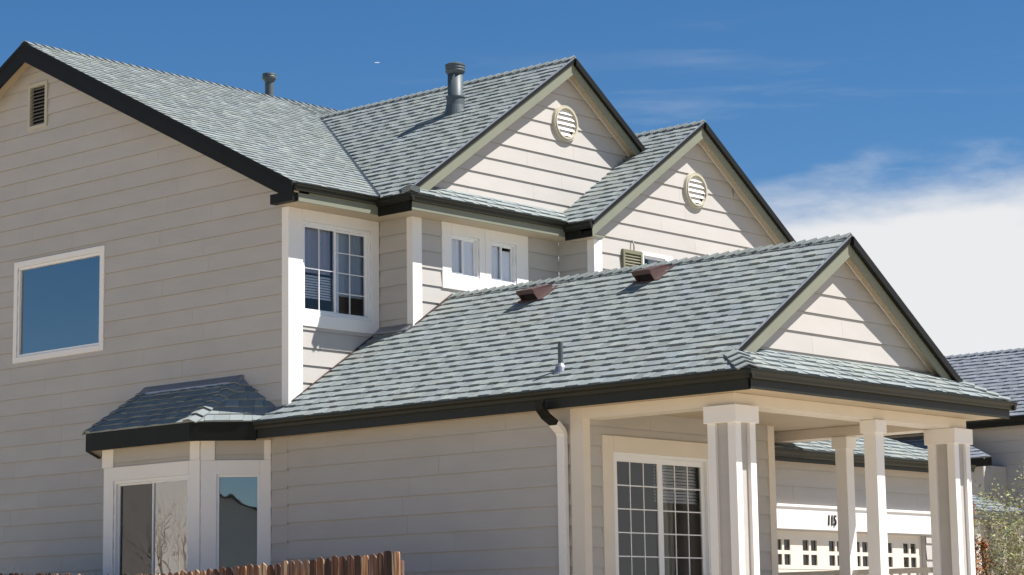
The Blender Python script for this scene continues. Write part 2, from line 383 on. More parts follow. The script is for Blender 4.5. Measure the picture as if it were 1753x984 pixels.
# ================================================================== setting: ground
def gz(x, y):
    d = (x * .65 + y * .75)
    return -4.45 + max(-1.15, min(0, (d + 6) * .05)) + .04 * math.sin(x * .7) * math.cos(y * .6)
g = MB(); nx = 64; ext = 60
idx = {}
xs = [-4000, -900, -250] + [-70 + i * 3 for i in range(48)] + [180, 500, 1500, 4500]
for i, x in enumerate(xs):
    for j, y in enumerate(xs):
        idx[i, j] = len(g.v); g.v.append((x, y, gz(x, y)))
for i in range(len(xs) - 1):
    for j in range(len(xs) - 1): g.f.append((idx[i, j], idx[i + 1, j], idx[i + 1, j + 1], idx[i, j + 1])); g.tone.append(.5); g.tint.append(.5)
gr = g.build('ground', 'ground', smooth=True, recalc=False, kind='structure')
dv = MB(); dv.box(4.3, 10.8, -16, -4.9, -5.6, -4.38); drv = dv.build('driveway', 'concrete', kind='structure')

# ================================================================== the house
H = thing('house', (3.0, 0, -4.4), 'large beige lap-sided house with grey-green shingled gables, corner porch and bay window', 'house')
GROUND = -4.6
# key dimensions
ME_Y, ME_Z, MS, MR_Y = -.47, 3.382, .5026, 6.49     # main eave, slope, ridge
MR_Z = ME_Z + MS * (MR_Y - ME_Y); RK = -.35
XR = 11.25                                           # right side wall
mz = lambda y: ME_Z + MS * (y - ME_Y)
G1X, G1Z, G1S, G1Y, G1E = 5.75, 6.335, .70, -1.035, 1.5    # first cross gable: ridge x,z, slope, rake y, eave x
g1z = lambda x: G1Z - G1S * abs(x - G1X)
G2X, G2Z, G2S, G2Y, G2E = 8.39, 5.49, .688, -1.83, 5.22
g2z = lambda x: G2Z - G2S * abs(x - G2X)
LX, LS, LE, LF, LEZ = 2.857, .661, -.385, -8.454, -.2545
LZ = LX * LS; LER = 2 * LX - LE
W1, W2Y, X1, X2, W3Y = 0, -.76, 1.976, 5.548, -1.556

# ---- walls (planes offset so that the boards' faces sit near the measured planes)
frL = Frame((0, 0, 0), (0, 1, 0), (-1, 0, 0))
BW = (1.16, 3.56, -3.4, -.5)
top_l = lambda z: None
def lim_left(z):
    if z <= 3.1: return (.0, 13.0)
    y0 = (z + .12 - ME_Z) / MS + ME_Y
    if y0 < 0: y0 = 0.0
    return (y0, 2 * MR_Y - y0) if y0 < MR_Y else None
winL = (4.66, 7.0, 1.37, 2.96)
ventL = (6.25, 6.75, 5.42, 6.19)
wl_ = sided_wall(H, frL, lim_left, GROUND, MR_Z - .13, [winL, ventL, (.42, 4.28, -4.5, -.3)], breaks=(3.1, 3.5), seed=3)
# lower wing side wall (same plane), front wall, right side wall
doorF = (.60, 2.80, -3.6, -1.07)
sided_wall(H, frL, lambda z: (-5.9, -.002), GROUND, -.30, [], grid=.089 + .03, seed=4)
frF = Frame((0, -5.9, 0), (1, 0, 0), (0, -1, 0))
sided_wall(H, frF, lambda z: (0.02, 4.40), GROUND, -.45, [doorF], grid=.095, seed=5)
frS = Frame((4.40, 0, 0), (0, 1, 0), (1, 0, 0))
sided_wall(H, frS, lambda z: (-5.9, -1.56), GROUND, -.45, [], board=False)
# upper front walls
fr1 = Frame((0, 0, 0), (1, 0, 0), (0, -1, 0)); win1 = (.27, 1.77, 1.45, 2.91)
sided_wall(H, fr1, lambda z: (0.02, X1), -.4, 3.3, [win1], seed=6, breaks=())
frJ1 = Frame((X1, 0, 0), (0, 1, 0), (-1, 0, 0)); sided_wall(H, frJ1, lambda z: (W2Y, -.02), .6, 3.3, [], seed=7)
fr2 = Frame((0, W2Y, 0), (1, 0, 0), (0, -1, 0)); win2a = (2.84, 3.52, 2.24, 2.91); win2b = (3.795, 4.44, 2.24, 2.91)
sided_wall(H, fr2, lambda z: (X1 + .02, X2), .2, 3.3, [win2a, win2b], seed=8)
def lim_g1(z):
    h = (G1Z - .16 - z) / G1S
    return (max(G1X - h, X1), min(G1X + h, 9.5)) if h > 0 else None
sided_wall(H, fr2, lim_g1, 3.302, G1Z - .17, [], grid=3.765, step=.2785, seed=9)
frJ2 = Frame((X2, 0, 0), (0, 1, 0), (-1, 0, 0)); sided_wall(H, frJ2, lambda z: (W3Y, W2Y - .02), .2, 3.3, [], seed=10)
fr3 = Frame((0, W3Y, 0), (1, 0, 0), (0, -1, 0)); win3 = (6.86, 7.46, 1.55, 2.92)
def lim_g2(z):
    if z < 3.1: return (X2 + .02, XR)
    h = (G2Z - .16 - z) / G2S
    return (max(G2X - h, X2 + .02), min(G2X + h, XR)) if h > 0 else None
sided_wall(H, fr3, lim_g2, -4.5, G2Z - .17, [win3], grid=2.855, step=.285, breaks=(3.1, 3.5), seed=11)
# lower gable face above the pent
fr4 = Frame((0, -8.22, 0), (1, 0, 0), (0, -1, 0))
def lim_g3(z):
    h = (LZ - .15 - z) / LS
    return (LX - h, LX + h) if h > 0 else None
sided_wall(H, fr4, lim_g3, .02, LZ - .16, [], grid=.19, step=.287, seed=12)
# unseen back and right walls
m = MB(); m.box(XR - .1, XR, W3Y + .1, 13, GROUND, 3.3); m.build('wall', 'siding', H)
m = MB(); m.box(0, XR, 13.0, 13.1, GROUND, 3.3); m.build('wall', 'siding', H)

# ---- roofs
mainA = roof_face(H, [(RK, ME_Y, ME_Z), (G1E, ME_Y, ME_Z), (G1X, (G1Z - ME_Z) / MS + ME_Y, G1Z), (G1X, MR_Y, MR_Z), (RK, MR_Y, MR_Z)], 21, hi=.021, lo=.014)
roof_face(H, [(10.0, ME_Y, ME_Z), (11.6, ME_Y, ME_Z), (11.6, MR_Y, MR_Z), (G1X + .003, MR_Y, MR_Z), (G1X + .003, (G1Z - ME_Z) / MS + ME_Y, G1Z)], 22)
YB = 2 * MR_Y - ME_Y
roof_face(H, [(11.6, YB, ME_Z), (RK, YB, ME_Z), (RK, MR_Y, MR_Z), (11.6, MR_Y, MR_Z)], 23)
ez1 = g1z(G1E); YV = (G1Z - ME_Z) / MS + ME_Y
G1A = roof_face(H, [(G1E, ME_Y, ez1), (G1E, G1Y, ez1), (G1X, G1Y, G1Z), (G1X, YV, G1Z)], 24)
CY = -1.20
roof_face(H, [(G1E, G1Y, ez1), (G1E, CY, ez1), (G1E + (G1Y - CY), G1Y, g1z(G1E + (G1Y - CY)))], 25)
roof_face(H, [(2 * G1X - G1E, ME_Y, ez1), (2 * G1X - G1E, G1Y, ez1), (G1X, G1Y, G1Z), (G1X, YV, G1Z)], 26)
PS = .66
pent1 = roof_face(H, [(G1E, CY, ez1), (5.45, CY, ez1), (5.95, W2Y, ez1 + PS * (W2Y - CY)), (G1E + .46, W2Y, ez1 + PS * (W2Y - CY))], 27)
ez2 = g2z(G2E); yv2 = (G2Z - ME_Z) / MS + ME_Y
G2A = roof_face(H, [(G2E, W2Y + .0, ez2), (G2E, G2Y, ez2), (G2X, G2Y, G2Z), (G2X, W2Y, G2Z)], 28)
roof_face(H, [(G2X - 1.9, W2Y, g2z(G2X - 1.9)), (G2X, W2Y, G2Z), (G2X, yv2, G2Z)], 29)
roof_face(H, [(2 * G2X - G2E, ME_Y, ez2), (2 * G2X - G2E, G2Y, ez2), (G2X, G2Y, G2Z), (G2X, yv2, G2Z)], 30)
# lower wing
YJ = W2Y - .012
lowA = roof_face(H, [(LE, YJ, LEZ), (LE, LF, LEZ), (LX, LF, LZ), (LX, YJ, LZ)], 31, pick=300)
roof_face(H, [(LE, -.012, LEZ), (LE, YJ + .002, LEZ), (X1 - .004, YJ + .002, (X1 - .004) * LS), (X1 - .004, -.012, (X1 - .004) * LS)], 32)
roof_face(H, [(LE, .36, LEZ), (LE, -.011, LEZ), (-.03, -.011, -.03 * LS), (-.03, .36, -.03 * LS)], 33)
PS3 = .55; CY3 = -8.98
xh = (LEZ + PS3 * (LF - CY3)) / LS
roof_face(H, [(LE, LF, LEZ), (LE, CY3, LEZ), (xh, LF, xh * LS)], 34)
pt = LEZ + PS3 * (-8.22 - CY3); hx = pt / LS
pent3 = roof_face(H, [(LE, CY3, LEZ), (LER, CY3, LEZ), (2 * LX - hx, -8.22, pt), (hx, -8.22, pt)], 35)
roof_face(H, [(LER, LF, LEZ), (LER, W3Y, LEZ), (LX, W3Y, LZ), (LX, LF, LZ)], 36)
roof_face(H, [(LER, CY3, LEZ), (LER, LF, LEZ), (2 * LX - xh, LF, xh * LS)], 37)
roof_face(H, [(X2, W3Y, (2 * LX - X2) * LS), (X2, W2Y, (2 * LX - X2) * LS), (LX, W2Y, LZ), (LX, W3Y, LZ)], 38)
# caps
dn_ = lambda s, sl: V((s, 0, -sl)).normalized(); dny = lambda s, sl: V((0, s, -sl)).normalized()
caps(mainA, (RK, MR_Y, MR_Z), (11.6, MR_Y, MR_Z), dny(-1, MS), dny(1, MS), 41)
caps(G1A, (G1X, G1Y, G1Z), (G1X, YV, G1Z), dn_(-1, G1S), dn_(1, G1S), 42)
caps(G2A, (G2X, G2Y, G2Z), (G2X, yv2, G2Z), dn_(-1, G2S), dn_(1, G2S), 43)
caps(lowA, (LX, LF, LZ), (LX, W2Y - .02, LZ), dn_(-1, LS), dn_(1, LS), 44)
caps(pent1, (G1E, CY, ez1), (G1E + (G1Y - CY) + .08, G1Y + .08, g1z(G1E + (G1Y - CY) + .08)), dn_(-1, G1S), dny(-1, PS), 45, step=.09, length=.16, half=.16)
caps(pent3, (LE, CY3, LEZ), (xh, LF, xh * LS), dn_(-1, LS), dny(-1, PS3), 46, step=.16, length=.24, half=.16)
caps(pent3, (LER, CY3, LEZ), (2 * LX - xh, LF, xh * LS), dn_(1, LS), dny(-1, PS3), 47, step=.16, length=.24, half=.16)
# valley flashing line
m = MB(); a = V((G1E, ME_Y, ME_Z)); b = V((G1X, YV, G1Z)); sd_ = V((.0, .05, 0)); m.hexa([a - sd_ + V((0, 0, .0)), a + sd_, b + sd_, b - sd_], [a - sd_ + V((0, 0, .03)), a + sd_ + V((0, 0, .012)), b + sd_ + V((0, 0, .012)), b - sd_ + V((0, 0, .03))]); 
m.build('valley_flashing', 'pipe', mainA)

# ---- rakes of front-facing gables
def rakes(ax, yf, az, k, xl, xr, yw, mit=.26, dtrim=.075):
    for x_end, sg in ((xl, -1), (xr, 1)):
        ze = az - k * abs(x_end - ax)
        m = MB(); pr = [(ax, yf + .02, az - .055), (x_end, yf + .02, ze - .055), (x_end, yf + .02, ze - mit - .02), (ax, yf + .02, az - mit - .02)]
        m.prism(pr, (0, .03, 0)); m.build('rake_board', 'sage', H)
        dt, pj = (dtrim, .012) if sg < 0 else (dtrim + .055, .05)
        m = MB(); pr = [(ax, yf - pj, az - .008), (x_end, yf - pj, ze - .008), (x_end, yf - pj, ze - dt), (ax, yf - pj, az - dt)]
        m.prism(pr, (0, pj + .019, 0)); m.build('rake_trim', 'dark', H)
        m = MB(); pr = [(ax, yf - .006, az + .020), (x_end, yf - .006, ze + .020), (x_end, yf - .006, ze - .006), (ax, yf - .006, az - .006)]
        m.prism(pr, (0, .02, 0)); m.build('drip_edge', 'flash' if sg < 0 else 'dark', H)  # left strips get a brighter metal: the edge highlight is put into the colour
        m = MB(); m.hexa([(ax, yf + .05, az - .17), (x_end, yf + .05, ze - .17), (x_end, yw, ze - .17), (ax, yw, az - .17)], [(ax, yf + .05, az - .14), (x_end, yf + .05, ze - .14), (x_end, yw, ze - .14), (ax, yw, az - .14)])
        m.build('soffit', 'soffit', H)
        m = MB(); o = .17; pr = [(ax, yw - .045, az - o), (x_end, yw - .045, ze - o), (x_end, yw - .045, ze - o - .045), (ax, yw - .045, az - o - .045)]
        m.prism(pr, (0, .02, 0)); m.build('frieze_board', 'cream', H)
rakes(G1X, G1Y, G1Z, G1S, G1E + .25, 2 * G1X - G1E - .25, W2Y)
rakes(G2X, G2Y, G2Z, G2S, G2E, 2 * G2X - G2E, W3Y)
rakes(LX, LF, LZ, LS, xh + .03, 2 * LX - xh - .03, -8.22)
# main gable rake on the side wall (dark)
for ye, sg in ((ME_Y, -1), (YB, 1)):
    m = MB(); m.prism([(RK, MR_Y, MR_Z - .012), (RK, ye, ME_Z - .012), (RK, ye, ME_Z - .30), (RK, MR_Y, MR_Z - .34)], (.03, 0, 0)); m.build('rake_board', 'dark', H)
    m = MB(); m.prism([(RK - .02, MR_Y, MR_Z + .018), (RK - .02, ye, ME_Z + .018), (RK - .02, ye, ME_Z - .06), (RK - .02, MR_Y, MR_Z - .06)], (.02, 0, 0)); m.build('rake_trim', 'dark', H)
    m = MB(); m.hexa([(RK + .03, MR_Y, MR_Z - .16), (RK + .03, ye, ME_Z - .16), (0, ye, ME_Z - .16), (0, MR_Y, MR_Z - .16)], [(RK + .03, MR_Y, MR_Z - .13), (RK + .03, ye, ME_Z - .13), (0, ye, ME_Z - .13), (0, MR_Y, MR_Z - .13)]); m.build('soffit', 'soffit', H)
bx('rake_return', RK - .003, RK + .13, ME_Y + .025, .04, 3.09, ME_Z - .14, 'dark', H)

# ---- eaves: fascia, gutters, soffits
bx('fascia', RK + .13, G1E - .005, ME_Y, ME_Y + .025, 3.09, ME_Z - .03, 'sage', H)
bx('soffit', RK + .02, G1E + .03, ME_Y + .025, .0, 3.092, 3.112, 'soffit', H)
gutter(H, (RK + .02, ME_Y, ME_Z - .02), (G1E + .02, ME_Y, ME_Z - .02), (0, -1, 0))
bx('fascia', G1E, G1E + .025, CY, ME_Y + .01, 3.07, ez1 - .03, 'dark', H)
bx('soffit', G1E + .025, X1, CY + .025, .0, 3.088, 3.108, 'soffit', H)
gutter(H, (G1E, ME_Y - .01, ez1 - .025), (G1E, CY - .085, ez1 - .025), (-1, 0, 0))
bx('fascia', G1E, G2E + .0, CY, CY + .025, 3.09, ez1 - .03, 'sage', H)
bx('soffit', X1, X2, CY + .025, W2Y, 3.09, 3.11, 'soffit', H)
gutter(H, (G1E - .085, CY, ez1 - .025), (G2E + .02, CY, ez1 - .025), (0, -1, 0))
bx('fascia', G2E, G2E + .025, G2Y + .03, CY, 3.03, ez2 - .03, 'dark', H)
bx('soffit', G2E + .025, X2, G2Y + .03, CY, 3.05, 3.07, 'soffit', H)
gutter(H, (G2E, CY - .02, ez2 - .025), (G2E, G2Y + .01, ez2 - .025), (-1, 0, 0))
bx('rake_return', G2E, X2 - .03, G2Y + .022, G2Y + .055, 3.03, ez2 - .24, 'sage', H)
# lower wing eave
bx('fascia', LE, LE + .025, CY3, .36, -.526, LEZ - .03, 'gutter', H)
gutter(H, (LE, .30, LEZ - .02), (LE, CY3 - .085, LEZ - .02), (-1, 0, 0))
bx('soffit', LE + .025, 0, -5.9, .38, -.50, -.48, 'soffit', H)
bx('fascia', LE, LER, CY3, CY3 + .025, -.515, LEZ - .03, 'gutter', H)
gutter(H, (LE - .085, CY3, LEZ - .02), (LER + .09, CY3, LEZ - .02), (0, -1, 0))
bx('fascia', LER - .025, LER, CY3 + .025, -1.6, -.515, LEZ - .03, 'gutter', H)
gutter(H, (LER, -1.6, LEZ - .02), (LER, CY3 - .085, LEZ - .02), (1, 0, 0))
# porch ceiling in boards
for i in range(22):
    x0 = LE + .03 + i * (LER - LE - .06) / 22
    bx('ceiling_board', x0 + .003, x0 + (LER - LE - .06) / 22 - .003, CY3 + .025, -5.9 if x0 < 4.05 else -1.62, -.50, -.48, 'soffit', H, 0)
# porch beams
bx('porch_beam', -.03, .35, -8.10, -5.92, -.655, -.502, 'cream', H)
bx('porch_beam', -.03, 5.714, -8.47, -8.10, -.655, -.502, 'cream', H)
bx('porch_beam', 5.30, 5.70, -8.10, -5.0, -.655, -.502, 'cream', H)
bx('porch_floor', -.1, 5.9, -8.7, -5.9, -3.85, -3.62, 'concrete', H)
def column(x0, x1, y0, y1, ztop, zbot, big=True):
    c = MB(); ins = .05 if big else .0
    c.box(x0 + ins, x1 - ins, y0 + ins, y1 - ins, zbot, ztop)
    s = c.build('column', 'siding' if big else 'white', H, bevel=.004)
    if big:
        w = .125
        for (a, b) in ((x0, y0), (x1 - w, y0), (x0, y1 - w), (x1 - w, y1 - w)):
            bx('corner_board', a, a + w, b, b + w, zbot, ztop - .001, 'white', s, .004)
    e = .035
    bx('capital', x0 - e, x1 + e, y0 - e, y1 + e, ztop - .225 if big else ztop - .18, ztop + .0, 'white', s, .006)
    return s
column(-.06, .38, -8.50, -8.05, -.657, -3.62)
column(5.30, 5.744, -8.50, -8.05, -.657, -3.62)
column(3.25, 3.45, -8.48, -8.28, -.657, -3.62, False)
column(5.30, 5.50, -6.63, -6.43, -.657, -3.62, False)
# porch side rail
rl = bx('porch_rail', 5.36, 5.44, -7.98, -4.95, -2.74, -2.66, 'cream', H)
for i in range(20): bx('baluster', 5.38, 5.42, -7.9 + i * .15, -7.87 + i * .15, -3.6, -2.74, 'cream', rl, 0)

# ---- corner boards
def cb(fr, a0, a1, z0, z1, o=.034, material='white'):
    m = MB(); fr.box(m, a0, a1, z0, z1, -.002, o); return m.build('corner_board', material, H, bevel=.004)
cb(frL, -.034, .12, .0, 3.10); cb(fr1, .0, .27, .0, 3.10)
cb(frJ1, W2Y - .034, W2Y + .1, 1.25, 3.09); cb(fr2, X1, X1 + .18, 1.25, 3.09)
cb(frJ2, W3Y - .034, W3Y + .12, 1.2, 3.05); cb(fr3, X2, X2 + .18, 1.0, 3.05)
cb(frL, -5.934, -5.70, GROUND, -.50, .034, 'cream'); cb(frF, .0, .11, GROUND, -.50, .034, 'cream')
cb(frF, 4.27, 4.43, GROUND, -.50, .034, 'cream')
# window-side trims of the first front wall
cb(fr1, 1.77, X1 - .03, 1.25, 3.10); 

# ---- windows
def window(fr, op, trim, cols=1, sash=2, rows=0, mcols=0, material='white', glass='glass', stile=.032, room=1.6, frame=.05, trim_out=.036):
    """op opening (a0,a1,z0,z1); trim widths (l, r, b, t)"""
    a0, a1, z0, z1 = op; l, r, b, t = trim
    m = MB(); fr.box(m, a0, a1, z0, z0 + frame, -.09, .012); fr.box(m, a0, a1, z1 - frame, z1, -.09, .012); fr.box(m, a0, a0 + frame, z0 + frame, z1 - frame, -.09, .012); fr.box(m, a1 - frame, a1, z0 + frame, z1 - frame, -.09, .012)
    w = m.build('window', 'vinyl', H, bevel=.003)
    for (p0, p1, q0, q1, nm) in ((a0 - l, a0, z0 - b, z1 + t, 'trim_board'), (a1, a1 + r, z0 - b, z1 + t, 'trim_board'), (a0, a1, z1, z1 + t, 'head_board'), (a0, a1, z0 - b, z0, 'sill_board')):
        if p1 - p0 > .005 and q1 - q0 > .005:
            m = MB(); fr.box(m, p0, p1, q0, q1, -.002, trim_out + (.004 if 'board' in nm and nm != 'trim_board' else 0)); m.build(nm, material, w, bevel=.004)
    wd = (a1 - a0 - 2 * frame) / sash
    for i in range(sash):
        s0 = a0 + frame + wd * i; s1 = s0 + wd; off = -.03 - .03 * (i % 2); e = stile
        if sash > 1:
            m = MB(); fr.box(m, s0, s1, z0 + frame, z0 + frame + e, off - .02, off + .02); fr.box(m, s0, s1, z1 - frame - e, z1 - frame, off - .02, off + .02); fr.box(m, s0, s0 + e, z0 + frame + e, z1 - frame - e, off - .02, off + .02); fr.box(m, s1 - e, s1, z0 + frame + e, z1 - frame - e, off - .02, off + .02)
            m.build('sash', 'vinyl', w, bevel=.002)
        pq = [fr.p(s0 + .005, z0 + frame, off), fr.p(s1 - .005, z0 + frame, off), fr.p(s1 - .005, z1 - frame, off), fr.p(s0 + .005, z1 - frame, off)]
        if (pq[1] - pq[0]).cross(pq[2] - pq[0]).dot(fr.n) < 0: pq = pq[::-1]
        m = MB(); m.face(pq); m.build('pane', glass[i] if isinstance(glass, (list, tuple)) else glass, w, recalc=False)
        mc = mcols[i] if isinstance(mcols, (list, tuple)) else mcols; rw = rows[i] if isinstance(rows, (list, tuple)) else rows
        for k in range(1, mc):
            c = s0 + e + (wd - 2 * e) * k / mc; m = MB(); fr.box(m, c - .008, c + .008, z0 + frame + e, z1 - frame - e, off - .012, off + .006); m.build('muntin', 'vinyl', w)
        for k in range(1, rw):
            c = z0 + frame + e + (z1 - z0 - 2 * frame - 2 * e) * k / rw; m = MB(); fr.box(m, s0 + e, s1 - e, c - .008, c + .008, off - .011, off + .005); m.build('muntin', 'vinyl', w)
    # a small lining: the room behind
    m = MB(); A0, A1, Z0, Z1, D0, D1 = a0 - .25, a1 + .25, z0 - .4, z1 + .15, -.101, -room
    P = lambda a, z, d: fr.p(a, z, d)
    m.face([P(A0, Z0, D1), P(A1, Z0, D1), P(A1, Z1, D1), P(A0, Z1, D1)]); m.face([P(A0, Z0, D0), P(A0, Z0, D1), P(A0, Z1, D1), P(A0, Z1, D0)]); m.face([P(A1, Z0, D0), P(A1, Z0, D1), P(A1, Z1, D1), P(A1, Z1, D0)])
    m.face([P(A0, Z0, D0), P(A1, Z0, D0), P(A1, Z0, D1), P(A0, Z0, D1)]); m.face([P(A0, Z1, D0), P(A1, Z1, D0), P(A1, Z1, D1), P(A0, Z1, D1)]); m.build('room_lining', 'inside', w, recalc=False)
    return w
def curtain(w, fr, a0, a1, z0, z1, off, material='curtain', n=None, amp=.025):
    n = n or max(8, int((a1 - a0) / .02)); m = MB()
    pa = [(a0 + (a1 - a0) * i / n, off + amp * math.sin(i * 1.15) + .4 * amp * math.sin(i * .37)) for i in range(n + 1)]
    for (x0, o0), (x1, o1) in zip(pa, pa[1:]): m.face([fr.p(x0, z0, o0), fr.p(x1, z0, o1), fr.p(x1, z1, o1), fr.p(x0, z1, o0)])
    return m.build('curtain', material, w, smooth=True, recalc=False)
def blind(w, fr, a0, a1, z0, z1, off, step=.05):
    n = int((z1 - z0) / step)
    for i in range(n):
        z = z0 + i * step; m = MB(); m.hexa([fr.p(a0, z, off + .012), fr.p(a1, z, off + .012), fr.p(a1, z + .012, off - .02), fr.p(a0, z + .012, off - .02)], [fr.p(a0, z + .004, off + .012), fr.p(a1, z + .004, off + .012), fr.p(a1, z + .036, off - .02), fr.p(a0, z + .036, off - .02)]); m.build('blind_slat', 'curtain', w)
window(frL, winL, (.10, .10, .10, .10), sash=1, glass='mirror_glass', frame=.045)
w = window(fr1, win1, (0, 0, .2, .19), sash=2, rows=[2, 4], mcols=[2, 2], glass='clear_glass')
blind(w, fr1, .33, 1.0, 1.72, 2.12, -.11, .042); curtain(w, fr1, 1.06, 1.18, 1.5, 2.85, -.13); curtain(w, fr1, .32, 1.0, 2.13, 2.88, -.12, 'lavender_reflection', amp=.006); curtain(w, fr1, 1.18, 1.72, 1.82, 2.88, -.125, 'blue_reflection', amp=.006)  # last two curtains are added sheets, tinted to imitate pane reflections
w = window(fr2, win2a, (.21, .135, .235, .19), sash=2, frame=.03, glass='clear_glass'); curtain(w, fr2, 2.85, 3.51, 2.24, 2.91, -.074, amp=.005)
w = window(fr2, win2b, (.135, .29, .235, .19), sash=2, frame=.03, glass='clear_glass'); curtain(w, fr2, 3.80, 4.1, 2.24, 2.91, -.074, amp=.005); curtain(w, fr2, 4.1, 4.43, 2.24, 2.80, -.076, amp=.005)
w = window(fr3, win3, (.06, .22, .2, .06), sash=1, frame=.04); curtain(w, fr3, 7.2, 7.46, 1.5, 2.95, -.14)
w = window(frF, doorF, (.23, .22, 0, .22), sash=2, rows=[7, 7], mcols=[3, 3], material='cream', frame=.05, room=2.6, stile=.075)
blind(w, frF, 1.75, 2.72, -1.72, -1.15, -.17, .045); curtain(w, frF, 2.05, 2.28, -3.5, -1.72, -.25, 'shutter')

# ---- gable vents
def round_vent(fr, a, z, r):
    m = MB(); n = 40
    for k in range(n):
        t0, t1 = 2 * math.pi * k / n, 2 * math.pi * (k + 1) / n
        q = lambda t, rr_, o: fr.p(a + rr_ * math.cos(t), z + rr_ * math.sin(t), o)
        m.hexa([q(t0, r * .74, .01), q(t1, r * .74, .01), q(t1, r, .01), q(t0, r, .01)], [q(t0, r * .74, .06), q(t1, r * .74, .06), q(t1, r * .97, .075), q(t0, r * .97, .075)])
        m.hexa([q(t0, r * .80, .06), q(t1, r * .80, .06), q(t1, r * .88, .06), q(t0, r * .88, .06)], [q(t0, r * .80, .09), q(t1, r * .80, .09), q(t1, r * .88, .09), q(t0, r * .88, .09)])
    v = m.build('round_vent', 'louver', H)
    m = MB(); m.prism([fr.p(a + r * .76 * math.cos(2 * math.pi * k / n), z + r * .76 * math.sin(2 * math.pi * k / n), .012) for k in range(n)], fr.n * .012); m.build('backing', 'ventback', v)
    for i in range(5):
        zz = z - r * .70 + i * r * .29; h = math.sqrt(max(.01, (r * .75) ** 2 - (zz + r * .06 - z) ** 2))
        m = MB(); m.hexa([fr.p(a - h, zz, .072), fr.p(a + h, zz, .072), fr.p(a + h, zz + .01, .066), fr.p(a - h, zz + .01, .066)], [fr.p(a - h, zz + r * .275, .030), fr.p(a + h, zz + r * .275, .030), fr.p(a + h, zz + r * .275 + .01, .028), fr.p(a - h, zz + r * .275 + .01, .028)]); m.build('louver', 'white', v)
round_vent(fr2, 5.75, 5.215, .325); round_vent(fr3, 8.39, 4.275, .33)
a0, a1, z0, z1 = ventL
m = MB()
for (p0, p1, q0, q1) in ((a0 - .03, a0 + .035, z0 - .03, z1 + .03), (a1 - .035, a1 + .03, z0 - .03, z1 + .03), (a0 + .035, a1 - .035, z0 - .03, z0 + .035), (a0 + .035, a1 - .035, z1 - .035, z1 + .03)): frL.box(m, p0, p1, q0, q1, -.04, .045)
v = m.build('gable_vent', 'louver', H, bevel=.003)
m = MB(); frL.box(m, a0, a1, z0, z1, -.09, -.07); m.build('backing', 'black', v)
for i in range(11):
    zz = z0 + .045 + i * .063; m = MB(); m.hexa([frL.p(a0 + .03, zz, .03), frL.p(a1 - .03, zz, .03), frL.p(a1 - .03, zz + .008, .03), frL.p(a0 + .03, zz + .008, .03)], [frL.p(a0 + .03, zz + .045, -.04), frL.p(a1 - .03, zz + .045, -.04), frL.p(a1 - .03, zz + .053, -.04), frL.p(a0 + .03, zz + .053, -.04)]); m.build('louver', 'ventbrown', v)
# shutter with its hook cable
m = MB()
for (p0, p1, q0, q1) in ((6.26, 6.31, 1.5, 2.965), (6.74, 6.79, 1.5, 2.965), (6.31, 6.74, 2.90, 2.965), (6.31, 6.74, 1.5, 1.57)): fr3.box(m, p0, p1, q0, q1, .02, .07)
sh = m.build('shutter', 'shutter', H, bevel=.003)
for i in range(26):
    zz = 1.58 + i * .051; m = MB(); m.hexa([fr3.p(6.31, zz, .065), fr3.p(6.74, zz, .065), fr3.p(6.74, zz + .008, .06), fr3.p(6.31, zz + .008, .06)], [fr3.p(6.31, zz + .034, .03), fr3.p(6.74, zz + .034, .03), fr3.p(6.74, zz + .042, .026), fr3.p(6.31, zz + .042, .026)]); m.build('louver', 'shutter', sh)
m = MB(); m.tube([fr3.p(6.56, 2.94, .06), fr3.p(6.55, 3.06, .07), fr3.p(6.56, 3.15, .03)], .012, 6); m.build('hook', 'shutter', sh)

# ---- bay window
B = -.76
frB = Frame((B, 0, 0), (0, 1, 0), (-1, 0, 0)); s2 = math.sqrt(.5)
frBR = Frame((0, .40, 0), (-s2, s2, 0), (-s2, -s2, 0)); frBL = Frame((B, 3.56, 0), (s2, s2, 0), (-s2, s2, 0)); LBR = .76 / s2
wB = (1.41, 3.27, -3.2, -1.03); wBR = (.17, .83, -3.0, -1.045)
sided_wall(H, frB, lambda z: (1.16, 3.56), GROUND, -.28, [wB], seed=14, thick=.06)
sided_wall(H, frBR, lambda z: (.0, LBR), GROUND, -.28, [wBR], seed=15, thick=.06)
sided_wall(H, frBL, lambda z: (.0, LBR), GROUND, -.28, [], board=False, thick=.06)
window(frB, wB, (.26, .24, .2, .22), sash=2, frame=.045, room=1.5, glass=['mirror_glass', 'glass']); window(frBR, wBR, (.17, .24, .2, .22), sash=1, frame=.04, glass='mirror_glass', room=1.0)
def bt(fr, a0, a1, z0, z1): m = MB(); fr.box(m, a0, a1, z0, z1, -.002, .037); m.build('trim_board', 'white', H, bevel=.004)
bt(frB, 3.28, 3.56, -.808, -.5); bt(frB, 1.16, 1.385, -.808, -.5); bt(frBR, 0, .105, -.823, -.5); bt(frBR, .86, LBR, -.823, -.5)
bz, tz = -.26, .49
EC = V((-1.12, 1.011, bz)); ER = V((-.40, .29, bz)); TR = V((-.0, 1.07, tz)); TL = V((-.0, 3.45, tz)); EL = V((-1.12, 3.57, bz)); ELL = V((-.02, 4.67, bz))
bayr = roof_face(H, [EL, EC, TR, TL], 51, name='bay_roof')
roof_face(H, [EC, ER, V((0.0, .62, .137)), TR][:2] + [V((0.02, .36, .018)), TR], 52, name='bay_roof') if False else roof_face(H, [EC, ER, V((0.0, .3, .0)) + V((0, .0, .0)), TR], 52, name='bay_roof')
roof_face(H, [ELL, EL, TL], 53, name='bay_roof')
caps(bayr, EC, TR, V((-1, 0, -.67)), V((-.2, -1, -.8)), 54, step=.17, length=.23, half=.13)
caps(bayr, EL, TL, V((-1, 0, -.67)), V((-.2, 1, -.8)), 55, step=.17, length=.23, half=.13)
